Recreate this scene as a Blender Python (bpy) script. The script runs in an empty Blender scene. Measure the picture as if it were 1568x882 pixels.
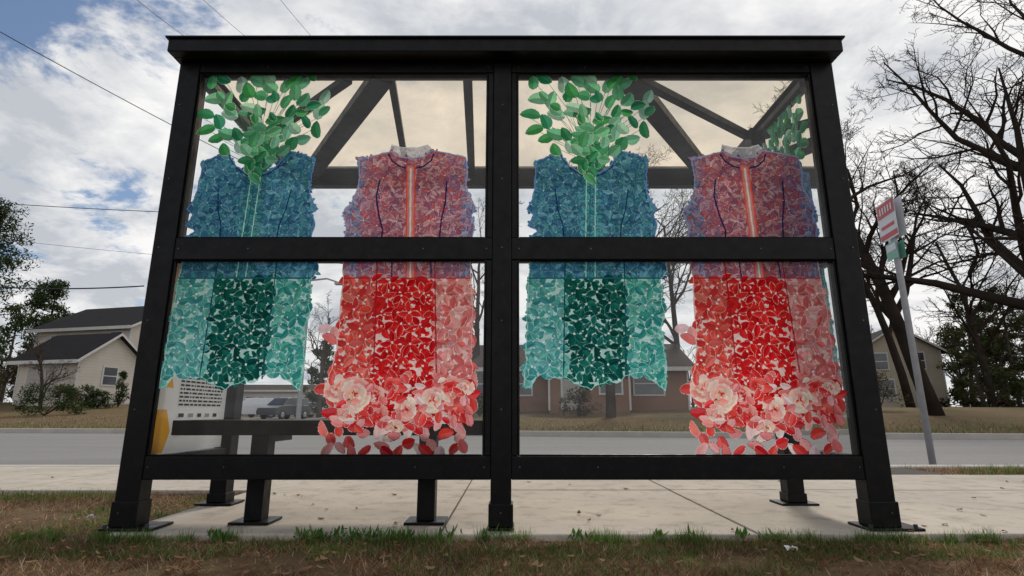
import bpy, math, random
import numpy as np
from mathutils import Vector, Matrix

R = random.Random(7)
TH = math.radians(12.8); S = math.sin(TH); C = math.cos(TH); F = 842.0; H = 0.485

# survey helper: turns a measured bearing into metres at a known distance from the tripod
def ray(px, py):
    a = (px-784)/F; b = (441-py)/F; k = C-b*S
    return a/k, (S+b*C)/k
def at(px, py, D):
    rx, rz = ray(px, py)
    return Vector((rx*D, D, H+rz*D))

scn = bpy.context.scene
col_root = scn.collection

# ------------------------------------------------------------------ mesh builder
class MB:
    def __init__(s): s.v=[]; s.f=[]; s.m=[]; s.c=[]
    def add(s, vs, fs, mat=0, col=(1,1,1)):
        o=len(s.v); s.v.extend([tuple(v) for v in vs])
        for f in fs:
            s.f.append(tuple(i+o for i in f)); s.m.append(mat); s.c.append(col)
    def box(s, x0,x1,y0,y1,z0,z1, mat=0, col=(1,1,1)):
        vs=[(x0,y0,z0),(x1,y0,z0),(x1,y1,z0),(x0,y1,z0),(x0,y0,z1),(x1,y0,z1),(x1,y1,z1),(x0,y1,z1)]
        s.add(vs,[(0,3,2,1),(4,5,6,7),(0,1,5,4),(1,2,6,5),(2,3,7,6),(3,0,4,7)],mat,col)
    def beam(s, p, q, w, h, mat=0, col=(1,1,1)):
        p=Vector(p);q=Vector(q);d=(q-p).normalized()
        up=Vector((0,0,1)) if abs(d.z)<.95 else Vector((0,1,0))
        r=d.cross(up).normalized()*w/2; u=r.cross(d).normalized()*h/2
        vs=[p-r-u,p+r-u,p+r+u,p-r+u,q-r-u,q+r-u,q+r+u,q-r+u]
        s.add(vs,[(0,1,2,3),(7,6,5,4),(0,4,5,1),(1,5,6,2),(2,6,7,3),(3,7,4,0)],mat,col)
    def tube(s, pts, rads, n=6, mat=0, col=(1,1,1), cap=True):
        o=len(s.v); N=len(pts)
        ref=Vector((0.3,0.2,0.93)).normalized()
        for i in range(N):
            d=(pts[min(i+1,N-1)]-pts[max(i-1,0)])
            if d.length<1e-7: d=Vector((0,0,1))
            d.normalize()
            a=d.cross(ref)
            if a.length<.05: a=d.cross(Vector((1,0,0)))
            a.normalize(); b=d.cross(a)
            for k in range(n):
                t=2*math.pi*k/n
                q=pts[i]+(a*math.cos(t)+b*math.sin(t))*rads[i]
                s.v.append((q.x,q.y,q.z))
        for i in range(N-1):
            for k in range(n):
                k2=(k+1)%n
                s.f.append((o+i*n+k,o+i*n+k2,o+(i+1)*n+k2,o+(i+1)*n+k)); s.m.append(mat); s.c.append(col)
        if cap and n>2:
            s.f.append(tuple(o+k for k in range(n))[::-1]); s.m.append(mat); s.c.append(col)
            s.f.append(tuple(o+(N-1)*n+k for k in range(n))); s.m.append(mat); s.c.append(col)
    def build(s, name, mats, parent=None, smooth=False, bevel=0, loc=None):
        me=bpy.data.meshes.new(name); me.from_pydata(s.v,[],s.f); 
        for m in mats: me.materials.append(m)
        if len(mats)>1: me.polygons.foreach_set('material_index', s.m)
        ca=me.color_attributes.new('Col','FLOAT_COLOR','CORNER')
        tot=np.array([len(f) for f in s.f]); c=np.array([tuple(c[:3])+(1.0,) for c in s.c],dtype=np.float32)
        ca.data.foreach_set('color', np.repeat(c,tot,axis=0).ravel())
        if smooth: me.polygons.foreach_set('use_smooth',[True]*len(s.f))
        me.update()
        ob=bpy.data.objects.new(name,me); col_root.objects.link(ob)
        if parent: ob.parent=parent
        if loc is not None: ob.location=loc
        if bevel:
            b=ob.modifiers.new('bevel','BEVEL'); b.width=bevel; b.segments=2; b.limit_method='ANGLE'
        return ob
def empty(name):
    e=bpy.data.objects.new(name,None); e.empty_display_size=.2; col_root.objects.link(e); return e

# ------------------------------------------------------------------ materials
def nt(name):
    m=bpy.data.materials.new(name); m.use_nodes=True; t=m.node_tree; t.nodes.clear()
    return m,t,t.nodes,t.links
def noise_fac(N,L,scale,detail=5,rough=.6,coord='Object',lo=.3,hi=.7,stretch=None):
    tc=N.new('ShaderNodeTexCoord'); n=N.new('ShaderNodeTexNoise')
    n.inputs['Scale'].default_value=scale; n.inputs['Detail'].default_value=detail; n.inputs['Roughness'].default_value=rough
    if stretch:
        mp=N.new('ShaderNodeMapping'); mp.inputs['Scale'].default_value=stretch
        L.new(tc.outputs[coord],mp.inputs[0]); L.new(mp.outputs[0],n.inputs['Vector'])
    else: L.new(tc.outputs[coord],n.inputs['Vector'])
    r=N.new('ShaderNodeMapRange'); r.inputs['From Min'].default_value=lo; r.inputs['From Max'].default_value=hi
    L.new(n.outputs['Fac'],r.inputs['Value'])
    return r.outputs['Result'], n
def mixc(N,L,fac,a,b,mode='MIX'):
    m=N.new('ShaderNodeMix'); m.data_type='RGBA'; m.blend_type=mode
    for sock,val in ((m.inputs[0],fac),(m.inputs[6],a),(m.inputs[7],b)):
        if hasattr(val,'is_linked'): L.new(val,sock)
        elif isinstance(val,(int,float)): sock.default_value=val
        else: sock.default_value=tuple(val)+(1,)
    return m.outputs[2]
def pmat(name,c1,c2=None,scale=4,rough=.8,bump=0,bscale=40,metal=0,attr=False,spec=.5,c3=None,s3=40,stretch=None,rvar=0):
    m,t,N,L=nt(name)
    out=N.new('ShaderNodeOutputMaterial'); p=N.new('ShaderNodeBsdfPrincipled')
    p.inputs['Roughness'].default_value=rough; p.inputs['Metallic'].default_value=metal
    p.inputs['Specular IOR Level'].default_value=spec
    c2=c2 or tuple(x*.7 for x in c1)
    f,n=noise_fac(N,L,scale,4,.6,stretch=stretch)
    c=mixc(N,L,f,c1,c2)
    if c3:
        f3,n3=noise_fac(N,L,s3,4,.7,lo=.5,hi=.75); c=mixc(N,L,f3,c,c3)
    L.new(c,p.inputs['Base Color'])
    if rvar:
        fr,_=noise_fac(N,L,scale*3,3,.6); mr=N.new('ShaderNodeMapRange'); mr.inputs['To Min'].default_value=rough-rvar; mr.inputs['To Max'].default_value=rough+rvar
        L.new(fr,mr.inputs['Value']); L.new(mr.outputs[0],p.inputs['Roughness'])
    if bump:
        fb,nb=noise_fac(N,L,bscale,3,.65); b=N.new('ShaderNodeBump'); b.inputs['Strength'].default_value=bump; b.inputs['Distance'].default_value=.01
        L.new(fb,b.inputs['Height']); L.new(b.outputs[0],p.inputs['Normal'])
    L.new(p.outputs[0],out.inputs[0]); return m

M_frame=pmat('black_powder_coat',(.002,.002,.0026),(.004,.004,.005),6,.42,rvar=.12,c3=(.010,.009,.008),s3=25,spec=.20)
M_conc=pmat('concrete',(.58,.515,.43),(.45,.40,.335),1.3,.9,bump=.3,bscale=120,c3=(.32,.275,.23),s3=7,spec=.2)
M_curb=pmat('curb_concrete',(.52,.48,.43),(.40,.37,.33),2,.9)
M_joint=pmat('joint_dirt',(.07,.055,.04),(.04,.035,.03),8,.95)
M_asph=pmat('asphalt',(.25,.238,.225),(.19,.182,.175),.5,.85,c3=(.30,.29,.275),s3=30,stretch=(.25,2,1),spec=.3)
M_bolt=pmat('bolt_metal',(.10,.10,.11),(.06,.06,.07),30,.4,metal=.8)
M_galv=pmat('galvanised_steel',(.42,.43,.47),(.33,.34,.38),14,.5,metal=.35)
def flatmat(name,c):
    m,t,N,L=nt(name); out=N.new('ShaderNodeOutputMaterial'); d=N.new('ShaderNodeBsdfDiffuse')
    f,_=noise_fac(N,L,1.5,2); L.new(mixc(N,L,f,c,tuple(x*.6 for x in c)),d.inputs[0]); L.new(d.outputs[0],out.inputs[0]); return m
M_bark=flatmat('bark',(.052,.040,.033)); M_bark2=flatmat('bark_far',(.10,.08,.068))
M_wood=pmat('weathered_wood',(.16,.11,.075),(.09,.06,.04),3,.9,stretch=(1,1,6))

def leafmat(name,tr=.35):
    m,t,N,L=nt(name); out=N.new('ShaderNodeOutputMaterial')
    a=N.new('ShaderNodeVertexColor'); a.layer_name='Col'
    d=N.new('ShaderNodeBsdfDiffuse'); tl=N.new('ShaderNodeBsdfTranslucent'); mx=N.new('ShaderNodeMixShader'); mx.inputs[0].default_value=tr
    c=a.outputs['Color']
    L.new(c,d.inputs[0]); L.new(c,tl.inputs[0]); L.new(d.outputs[0],mx.inputs[1]); L.new(tl.outputs[0],mx.inputs[2]); L.new(mx.outputs[0],out.inputs[0])
    return m
M_leaf=leafmat('foliage'); M_blade=leafmat('grass_blades',tr=.4)

def ground_mat():
    m,t,N,L=nt('winter_grass_ground'); out=N.new('ShaderNodeOutputMaterial'); p=N.new('ShaderNodeBsdfPrincipled'); p.inputs['Roughness'].default_value=.95
    p.inputs['Specular IOR Level'].default_value=.15
    f1,_=noise_fac(N,L,.35,5,.65,lo=.38,hi=.62); f2,_=noise_fac(N,L,14,5,.75,lo=.35,hi=.65); f3,_=noise_fac(N,L,2.2,5,.7,lo=.5,hi=.68)
    c=mixc(N,L,f1,(.24,.165,.09),(.14,.14,.05)); c=mixc(N,L,f2,c,(.12,.08,.045)); 
    c=mixc(N,L,f3,c,(.21,.12,.07))
    L.new(c,p.inputs['Base Color'])
    b=N.new('ShaderNodeBump'); b.inputs['Strength'].default_value=.7; b.inputs['Distance'].default_value=.03; L.new(f2,b.inputs['Height']); L.new(b.outputs[0],p.inputs['Normal'])
    L.new(p.outputs[0],out.inputs[0]); return m
M_ground=ground_mat()

def glass_mat():
    m,t,N,L=nt('clear_glazing'); out=N.new('ShaderNodeOutputMaterial')
    tr=N.new('ShaderNodeBsdfTransparent'); tr.inputs[0].default_value=(.95,.965,.96,1)
    gl=N.new('ShaderNodeBsdfGlossy'); gl.inputs['Roughness'].default_value=.02
    df=N.new('ShaderNodeBsdfDiffuse'); df.inputs[0].default_value=(.6,.6,.6,1)
    lw=N.new('ShaderNodeFresnel'); lw.inputs[0].default_value=1.45
    m1=N.new('ShaderNodeMixShader'); L.new(lw.outputs[0],m1.inputs[0]); L.new(tr.outputs[0],m1.inputs[1]); L.new(gl.outputs[0],m1.inputs[2])
    f,_=noise_fac(N,L,2.5,5,.7,lo=.4,hi=.75,stretch=(1,1,.4)); mr=N.new('ShaderNodeMapRange'); mr.inputs['To Min'].default_value=.02; mr.inputs['To Max'].default_value=.08; L.new(f,mr.inputs['Value'])
    m2=N.new('ShaderNodeMixShader'); L.new(mr.outputs[0],m2.inputs[0]); L.new(m1.outputs[0],m2.inputs[1]); L.new(df.outputs[0],m2.inputs[2])
    L.new(m2.outputs[0],out.inputs[0]); return m
M_glass=glass_mat()
def roof_mat():
    m,t,N,L=nt('bronze_polycarbonate'); out=N.new('ShaderNodeOutputMaterial')
    tr=N.new('ShaderNodeBsdfTransparent'); f,_=noise_fac(N,L,1.2,5,.6); c=mixc(N,L,f,(1.0,.87,.69),(.91,.77,.61)); L.new(c,tr.inputs[0])
    tl=N.new('ShaderNodeBsdfTranslucent'); tl.inputs[0].default_value=(.92,.79,.60,1)
    mx=N.new('ShaderNodeMixShader'); f2,_=noise_fac(N,L,9,5,.7); mr=N.new('ShaderNodeMapRange'); mr.inputs['To Min'].default_value=.08; mr.inputs['To Max'].default_value=.20; L.new(f2,mr.inputs['Value'])
    L.new(mr.outputs[0],mx.inputs[0]); L.new(tr.outputs[0],mx.inputs[1]); L.new(tl.outputs[0],mx.inputs[2]); L.new(mx.outputs[0],out.inputs[0]); return m
M_roof=roof_mat()

def art_mat(name):
    m,t,N,L=nt(name); out=N.new('ShaderNodeOutputMaterial')
    a=N.new('ShaderNodeVertexColor'); a.layer_name='Col'
    f,_=noise_fac(N,L,26,5,.75,lo=.32,hi=.68)
    g=mixc(N,L,f,(1.10,1.10,1.10),(.76,.78,.80)); c=mixc(N,L,1.0,a.outputs['Color'],g,'MULTIPLY')
    d=N.new('ShaderNodeBsdfDiffuse'); tl=N.new('ShaderNodeBsdfTranslucent'); mx=N.new('ShaderNodeMixShader'); mx.inputs[0].default_value=.72
    L.new(c,d.inputs[0]); L.new(c,tl.inputs[0]); L.new(d.outputs[0],mx.inputs[1]); L.new(tl.outputs[0],mx.inputs[2])
    tr=N.new('ShaderNodeBsdfTransparent'); L.new(c,tr.inputs[0]); m2=N.new('ShaderNodeMixShader'); L.new(a.outputs['Alpha'],m2.inputs[0])
    L.new(tr.outputs[0],m2.inputs[1]); L.new(mx.outputs[0],m2.inputs[2]); L.new(m2.outputs[0],out.inputs[0]); return m
M_art=art_mat('printed_film')

# ------------------------------------------------------------------ world
w=bpy.data.worlds.new('World'); scn.world=w; w.use_nodes=True
N=w.node_tree.nodes; L=w.node_tree.links; N.clear()
wo=N.new('ShaderNodeOutputWorld'); sky=N.new('ShaderNodeTexSky'); sky.sky_type='NISHITA'; sky.sun_disc=False
SUN_EL=math.radians(42); SUN_AZ=math.radians(18)   # clockwise from +Y
sky.sun_elevation=SUN_EL; sky.sun_rotation=SUN_AZ; sky.air_density=1.0; sky.dust_density=.8; sky.ozone_density=2
b1=N.new('ShaderNodeBackground'); b1.inputs[1].default_value=.10; L.new(sky.outputs[0],b1.inputs[0])
tc=N.new('ShaderNodeTexCoord'); sp=N.new('ShaderNodeSeparateXYZ'); L.new(tc.outputs['Generated'],sp.inputs[0])
def mth(op,a,b=None,c=None):
    m=N.new('ShaderNodeMath'); m.operation=op
    for i,v in enumerate((a,b,c)):
        if v is None: continue
        if hasattr(v,'is_linked'): L.new(v,m.inputs[i])
        else: m.inputs[i].default_value=v
    return m.outputs[0]
zz=mth('ADD',mth('MAXIMUM',sp.outputs[2],0.0),.22)
cb=N.new('ShaderNodeCombineXYZ'); L.new(mth('DIVIDE',sp.outputs[0],zz),cb.inputs[0]); L.new(mth('DIVIDE',sp.outputs[1],zz),cb.inputs[1])
def wnoise(sc,det,rg,dist,off):
    n=N.new('ShaderNodeTexNoise'); n.inputs['Scale'].default_value=sc; n.inputs['Detail'].default_value=det; n.inputs['Roughness'].default_value=rg; n.inputs['Distortion'].default_value=dist
    mp=N.new('ShaderNodeMapping'); mp.inputs['Location'].default_value=off; L.new(cb.outputs[0],mp.inputs[0]); L.new(mp.outputs[0],n.inputs['Vector']); return n.outputs['Fac']
n1=wnoise(3.4,6,.62,.25,(3.1,1.7,0)); n2=wnoise(2.6,6,.62,.3,(7.3,2.2,4))
val=mth('ADD',mth('MULTIPLY_ADD',sp.outputs[0],.30,n1),mth('MULTIPLY',mth('SUBTRACT',.55,sp.outputs[2]),.30))
mr=N.new('ShaderNodeMapRange'); mr.interpolation_type='SMOOTHSTEP'; mr.inputs['From Min'].default_value=.26; mr.inputs['From Max'].default_value=.38; L.new(val,mr.inputs['Value'])
cr=N.new('ShaderNodeMapRange'); cr.inputs['From Min'].default_value=.38; cr.inputs['From Max'].default_value=.60; L.new(mth('MULTIPLY_ADD',sp.outputs[0],.06,n2),cr.inputs['Value'])
mc=N.new('ShaderNodeMix'); mc.data_type='RGBA'; mc.inputs[6].default_value=(.54,.57,.62,1); mc.inputs[7].default_value=(.97,.96,.95,1); L.new(cr.outputs[0],mc.inputs[0])
b2=N.new('ShaderNodeBackground'); b2.inputs[1].default_value=1.0; L.new(mc.outputs[2],b2.inputs[0])
ms=N.new('ShaderNodeMixShader'); L.new(mr.outputs[0],ms.inputs[0]); L.new(b1.outputs[0],ms.inputs[1]); L.new(b2.outputs[0],ms.inputs[2]); L.new(ms.outputs[0],wo.inputs[0])

sl=bpy.data.lights.new('sun','SUN'); sl.energy=2.0; sl.angle=math.radians(11); sl.color=(1,.93,.84)
so=bpy.data.objects.new('sun',sl); col_root.objects.link(so)
sd=Vector((math.sin(SUN_AZ)*math.cos(SUN_EL),math.cos(SUN_AZ)*math.cos(SUN_EL),math.sin(SUN_EL)))
so.rotation_euler=(-sd).to_track_quat('-Z','Y').to_euler(); so.location=(5,10,20)

# ------------------------------------------------------------------ ground / road
YN=5.5
def yF(x): return 15.1-3.8*math.tanh(x/20)
def sm(t): t=max(0,min(1,t)); return t*t*(3-2*t)
def g(x,y):
    t=sm((y-yF(x)-.5)/26); r=x/max(y,1)
    wl=sm((-.50-r)/.14)*1.35; wr=sm((r+.36)/.12)*.85
    und=.06*math.sin(x*.21+1)*math.sin(y*.17)*min(1,max(0,(y-yF(x))/8))
    return (wl+wr)*t+und+max(0,y-60)*.012*t
xs=sorted(set([-400,-250,-160,-110]+[x*2.0 for x in range(-45,46)]+[110,160,250,400]))
mb=MB(); rows=[]
near=[-60,-20,-5,-1,0.5,1.2,1.6,2,2.4,3,3.75,4.6,YN]
far=[0,.5,1,2,3,4.5,6,8,10,12,14,16,18,20,22,25,28,32,38,46,60,90,150,280,500]
for x in xs:
    cl=[(x,y,-.03) for y in near]
    cl+=[(x,YN+.001,-.2),(x,(YN+yF(x))/2,-.2),(x,yF(x)-.001,-.2)]
    cl+=[(x,yF(x)+d,g(x,yF(x)+d)) for d in far]
    rows.append(cl)
n=len(rows[0]); vs=[p for r in rows for p in r]
fs=[(i*n+j,(i+1)*n+j,(i+1)*n+j+1,i*n+j+1) for i in range(len(xs)-1) for j in range(n-1)]
mb.add(vs,fs); mb.build('ground',[M_ground],smooth=False)
mb=MB(); k=9; vs=[]
for x in xs:
    for j in range(k): 
        y=YN+.02+(yF(x)-YN-.04)*j/(k-1); vs.append((x,y,-.12+.05*math.sin(math.pi*j/(k-1))))
mb.add(vs,[(i*k+j,(i+1)*k+j,(i+1)*k+j+1,i*k+j+1) for i in range(len(xs)-1) for j in range(k-1)]); mb.build('road',[M_asph],smooth=True)
mb=MB()
for (fy,y0,y1,zt) in ((lambda x:YN,-.15,.02,0.002),(yF,-.02,.15,.02)):
    vs=[];xx=[x*1.0 for x in range(-90,91,2)]
    for x in xx:
        y=fy(x); vs+= [(x,y+y0,-.25),(x,y+y0,zt-.01),(x,y+y0+.015,zt),(x,y+y1-.015,zt),(x,y+y1,zt-.01),(x,y+y1,-.25)]
    mb.add(vs,[(i*6+j,i*6+j+1,(i+1)*6+j+1,(i+1)*6+j) for i in range(len(xx)-1) for j in range(5)])
mb.build('kerb',[M_curb])
mb=MB(); jt=.0045
base=MB()
def slab(x0,x1,y0,y1):
    z=R.uniform(-.003,.002)
    mb.box(x0+jt,x1-jt,y0+jt,y1-jt,-.10,z)
xl=[-1.68,-.30,1.02,2.35,3.68,5.0,6.4,7.8,9.2]
for i in range(len(xl)-1):
    slab(xl[i],xl[i+1],2.43,3.76)
xs2=[-12.5,-11,-9.5,-8,-6.5,-5,-3.3]+xl+[10.7,12.2,13.7]
for i in range(len(xs2)-1):
    slab(xs2[i],xs2[i+1],3.76,4.66 if xs2[i]>2.2 else 5.34)
pv=mb.build('pavement',[M_conc],bevel=.006)
base.box(-1.66,9.1,2.45,3.76,-.09,-.008); base.box(-12.4,3.6,3.77,5.33,-.09,-.009); base.box(3.6,13.6,3.77,4.64,-.09,-.010)
base.build('pavement_joints',[M_joint])

# ------------------------------------------------------------------ grass
def blades(n,xr,yr,zf,hr,wr,cols,keep=None,flat=.5,seed=1):
    r=np.random.default_rng(seed)
    x=r.uniform(*xr,n); y=r.uniform(*yr,n)
    if keep is not None:
        k=keep(x,y,r); x=x[k];y=y[k]; n=len(x)
    h=r.uniform(*hr,n); wd=r.uniform(*wr,n); a=r.uniform(0,2*np.pi,n); ln=r.uniform(0,2*np.pi,n)
    lean=np.where(r.random(n)<flat,r.uniform(.9,1.55,n),r.uniform(.1,.7,n))
    z=np.full(n,zf)
    p0=np.stack([x-np.cos(a)*wd,y-np.sin(a)*wd,z],1); p1=np.stack([x+np.cos(a)*wd,y+np.sin(a)*wd,z],1)
    tip=np.stack([x+np.cos(ln)*np.sin(lean)*h,y+np.sin(ln)*np.sin(lean)*h,z+np.abs(np.cos(lean))*h+.010],1)
    V=np.stack([p0,p1,tip],1).reshape(-1,3)
    tone=.80+.25*np.sin(x*3.1+y*2.0)*np.sin(y*7+x*1.3)+.12*np.sin(x*11)*np.sin(y*13)
    ci=np.array(cols,dtype=np.float32); cc=ci[r.integers(0,len(ci),n)]*(r.uniform(.65,1.3,n)*tone)[:,None]
    return V,cc
def build_tris(name,parts,mat):
    V=np.concatenate([p[0] for p in parts]); Cc=np.concatenate([p[1] for p in parts]); nf=len(Cc)
    me=bpy.data.meshes.new(name); me.vertices.add(nf*3); me.vertices.foreach_set('co',V.astype(np.float32).ravel())
    me.loops.add(nf*3); me.loops.foreach_set('vertex_index',np.arange(nf*3,dtype=np.int32))
    me.polygons.add(nf); me.polygons.foreach_set('loop_start',np.arange(0,nf*3,3,dtype=np.int32)); me.polygons.foreach_set('loop_total',np.full(nf,3,dtype=np.int32))
    me.update(calc_edges=True)
    ca=me.color_attributes.new('Col','FLOAT_COLOR','CORNER'); c=np.concatenate([Cc,np.ones((nf,1))],1).astype(np.float32)
    ca.data.foreach_set('color',np.repeat(c,3,axis=0).ravel()); me.materials.append(mat)
    ob=bpy.data.objects.new(name,me); col_root.objects.link(ob); return ob
straw=[(.46,.31,.18),(.36,.21,.115),(.54,.40,.25),(.22,.12,.07),(.38,.19,.11),(.17,.10,.06),(.30,.16,.10),(.60,.48,.34)]
green=[(.15,.27,.055),(.10,.21,.045),(.20,.29,.075),(.08,.16,.035),(.24,.31,.11)]
def patch(x,y,f,th):
    v=np.sin(x*f+1.3)*np.sin(y*f*1.7+.4)+.6*np.sin(x*f*2.7+2)*np.sin(y*f*3.1)+.4*np.sin(x*f*6.1)*np.cos(y*f*5.2)
    return v>th
P=[]
P.append(blades(62000,(-2.7,2.7),(1.35,2.44),-.03,(.012,.042),(.0010,.0024),straw,keep=lambda x,y,r:~(patch(x,y,3.1,.55)&(r.random(len(x))<.85)),flat=.95,seed=1))
P.append(blades(62000,(-2.7,2.7),(1.45,2.44),-.03,(.012,.036),(.001,.002),green,keep=lambda x,y,r:(patch(x,y,2.3,.15)&(r.random(len(x))<.42))|((y>2.12)&(r.random(len(x))<.8)&patch(x,y,4,-.25)),flat=.55,seed=2))
P.append(blades(14000,(-2.4,2.6),(2.37,2.46),-.025,(.02,.052),(.001,.0022),green,keep=lambda x,y,r:patch(x,y,6,.05),flat=.45,seed=3))
P.append(blades(30000,(-7,-1.69),(2.35,3.77),-.03,(.02,.045),(.0015,.003),straw,keep=lambda x,y,r:~(patch(x,y,2.7,.6)&(r.random(len(x))<.8)),flat=.92,seed=4))
P.append(blades(34000,(-7,-1.66),(2.35,3.78),-.03,(.02,.042),(.0015,.0028),green,keep=lambda x,y,r:(patch(x,y,2.1,.15)|((x<-2.6)&(y<3.0)&patch(x,y,5,-.4))) & (r.random(len(x))<.8),flat=.5,seed=5))
P.append(blades(16000,(3.6,13),(4.65,5.37),-.03,(.03,.06),(.002,.004),straw,flat=.7,seed=6))
P.append(blades(12000,(3.6,13),(4.65,5.38),-.03,(.03,.07),(.002,.004),green,keep=lambda x,y,r:patch(x,y,2,-.1),flat=.4,seed=7))
def farblades(n,xr,hr,seed,cols,dy=(0.15,9)):
    V,c=blades(n,xr,(0,1),0,hr,(.006,.014),cols,flat=.35,seed=seed)
    r=np.random.default_rng(seed+50); V=V.reshape(-1,3,3); off=dy[0]+(dy[1]-dy[0])*r.random(n)**1.5
    for i in range(n):
        x=V[i,0,0]; y=yF(x)+off[i]; V[i,:,1]+= y-V[i,0,1]; V[i,:,2]+=g(x,y)
    return V.reshape(-1,3),c
P.append(farblades(7000,(-26,22),(.05,.12),20,straw)); P.append(farblades(5000,(-26,22),(.05,.12),21,green,(.15,5)))
build_tris('grass',P,M_blade)

mb=MB()
def leaf3(mb,p,ln,wd,az,pitch,col,mat=0,fold=.25):
    d=Vector((math.cos(az)*math.cos(pitch),math.sin(az)*math.cos(pitch),math.sin(pitch))); s_=Vector((-math.sin(az),math.cos(az),0)); u=d.cross(s_)*-1
    p=Vector(p); a=p+d*ln*.35; b=p+d*ln*.7
    vs=[p,a+s_*wd*.5+u*wd*fold,b+s_*wd*.4+u*wd*fold,p+d*ln,b-s_*wd*.4+u*wd*fold,a-s_*wd*.5+u*wd*fold,a,b]
    mb.add(vs,[(0,6,1),(6,7,2,1),(7,3,2)],mat,col); mb.add(vs,[(0,5,6),(5,4,7,6),(4,3,7)],mat,tuple(c*.8 for c in col))
spots=[(470+i*14+R.uniform(-8,8)) for i in range(12)]+[745,880,895,1010,1060,1135,1180,330,345,690]
for px in spots:
    X=ray(px,822)[0]*2.42; 
    for k in range(R.randint(6,14)):
        leaf3(mb,(X+R.gauss(0,.018),2.41+R.gauss(0,.015),-.02+R.uniform(0,.02)),R.uniform(.025,.055),R.uniform(.007,.014),R.uniform(0,6.28),R.uniform(.5,1.35),(R.uniform(.08,.14),R.uniform(.18,.27),.05))
mb.build('weeds',[M_leaf])
mb=MB()
for i in range(800):
    q=R.random()
    if q<.72: p=(R.uniform(-2.3,2.3),R.uniform(1.5,2.40),-.012)
    elif q<.88: p=(R.uniform(-5,-1.7),R.uniform(2.45,3.7),-.01)
    elif q<.94: p=(R.uniform(-1.6,5),2.45+R.random()**2*2.2,.006)
    else: p=(R.uniform(-8,8),R.uniform(4,5.2),.006)
    leaf3(mb,p,R.uniform(.018,.045),R.uniform(.010,.026),R.uniform(0,6.28),R.uniform(-.05,.3),R.choice([(.34,.19,.10),(.24,.13,.07),(.42,.28,.16),(.20,.10,.06)]))
mb.build('fallen_leaves',[M_leaf])
M_paper=pmat('litter_paper',(.8,.8,.78),(.6,.6,.6),20,.7)
for (px,py,D) in ((140,789,2.78),(1213,848,2.12)):
    mb=MB(); o=at(px,py,D); o.z=.005 if D<2.4 else .0
    vs=[];nn=5
    for i in range(nn):
        for j in range(nn): vs.append((o.x+(i-2)*.007+R.gauss(0,.003),o.y+(j-2)*.007+R.gauss(0,.003),max(0,o.z+R.uniform(0,.018))))
    mb.add(vs,[(i*nn+j,(i+1)*nn+j,(i+1)*nn+j+1,i*nn+j+1) for i in range(nn-1) for j in range(nn-1)]); mb.build('litter',[M_paper])

# ------------------------------------------------------------------ bus shelter
sh=empty('bus_shelter')
XL0,XL1=-1.705,-1.603; XC0,XC1=-.121,.024; XR0,XR1=1.531,1.645
Y0,Y1=2.50,2.585; DP=3.2
Z_B0,Z_B1,Z_M0,Z_M1,Z_T0,Z_T1=.202,.300,1.192,1.300,2.188,2.243
mb=MB(); B=mb.box
B(XL0,XL1,Y0,Y1,0.012,Z_T1); B(XR0,XR1,Y0,Y1,0.012,Z_T1)
B(-.093,-.003,Y0,Y1,.012,Z_T1-.002)
for (z0,z1) in ((Z_B0,Z_B1),(Z_M0,Z_M1),(Z_T0,Z_T1)):
    B(XL1,XC0+.028,Y0+.004,Y1-.004,z0,z1); B(XC1-.027,XR0,Y0+.004,Y1-.004,z0,z1)
for (z0,z1) in ((Z_B1,Z_M0),(Z_M1,Z_T0)):
    B(XC0,-.093,Y0+.008,Y1-.02,z0,z1); B(-.003,XC1,Y0+.008,Y1-.02,z0,z1)
    for (a,b) in ((XL1,XC0),(XC1,XR0)):
        B(a,a+.010,Y0+.012,Y0+.022,z0,z1); B(b-.010,b,Y0+.012,Y0+.022,z0,z1)
        B(a+.010,b-.010,Y0+.012,Y0+.022,z0,z0+.008); B(a+.010,b-.010,Y0+.012,Y0+.022,z1-.008,z1)
for (a,b) in ((XL0,XL1),(XR0,XR1)):
    B(a-.006,b+.006,Y0-.008,Y1+.006,.012,.115)
    B(a-.03,b+.09,Y0-.03,Y1+.05,0.001,.012)
B(-.101,.005,Y0-.008,Y1+.006,.012,.105); B(-.10,.01,Y0-.02,Y1+.04,.001,.012)
for xc in (-1.60,1.545):
    B(xc-.045,xc+.045,DP-.045,DP+.045,.012,Z_T1-.003); B(xc-.10,xc+.10,DP-.08,DP+.08,.001,.012); B(xc-.052,xc+.052,DP-.052,DP+.052,.012,.06)
    for (z0,z1) in ((Z_B0,Z_B1),(Z_M0,Z_M1),(Z_T0,Z_T1-.005)):
        B(xc-.03,xc+.03,Y1,DP-.045,z0,z1)
RX0,RX1,RY0,RY1=-1.722,1.654,2.412,3.90
ZR0,ZR1=2.245,2.315
B(RX0,RX1,RY0,RY0+.05,ZR0,ZR1); B(RX0,RX1,RY1-.03,RY1,ZR0-.02,ZR1)
B(RX0,RX0+.05,RY0+.05,RY1-.05,ZR0,ZR1); B(RX1-.05,RX1,RY0+.05,RY1-.05,ZR0,ZR1)
B(RX0-.012,RX1+.012,RY0-.012,RY0+.03,ZR1,ZR1+.012)
B(RX0+.05,RX1-.05,RY0+.05,Y1,ZR0,ZR0+.012)
zb=2.225
B(-1.56,1.50,3.80,3.87,2.128,2.232); 
mb.beam((-1.60,Y1,zb-.03),(-1.60,3.80,zb-.03),.06,.075); mb.beam((1.545,Y1,zb-.03),(1.545,3.80,zb-.03),.06,.075)
mb.beam((-.68,Y1-.01,zb-.012),(-1.53,3.82,zb-.03),.115,.06); mb.beam((.60,Y1-.01,zb-.012),(1.47,3.82,zb-.03),.115,.06)
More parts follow.
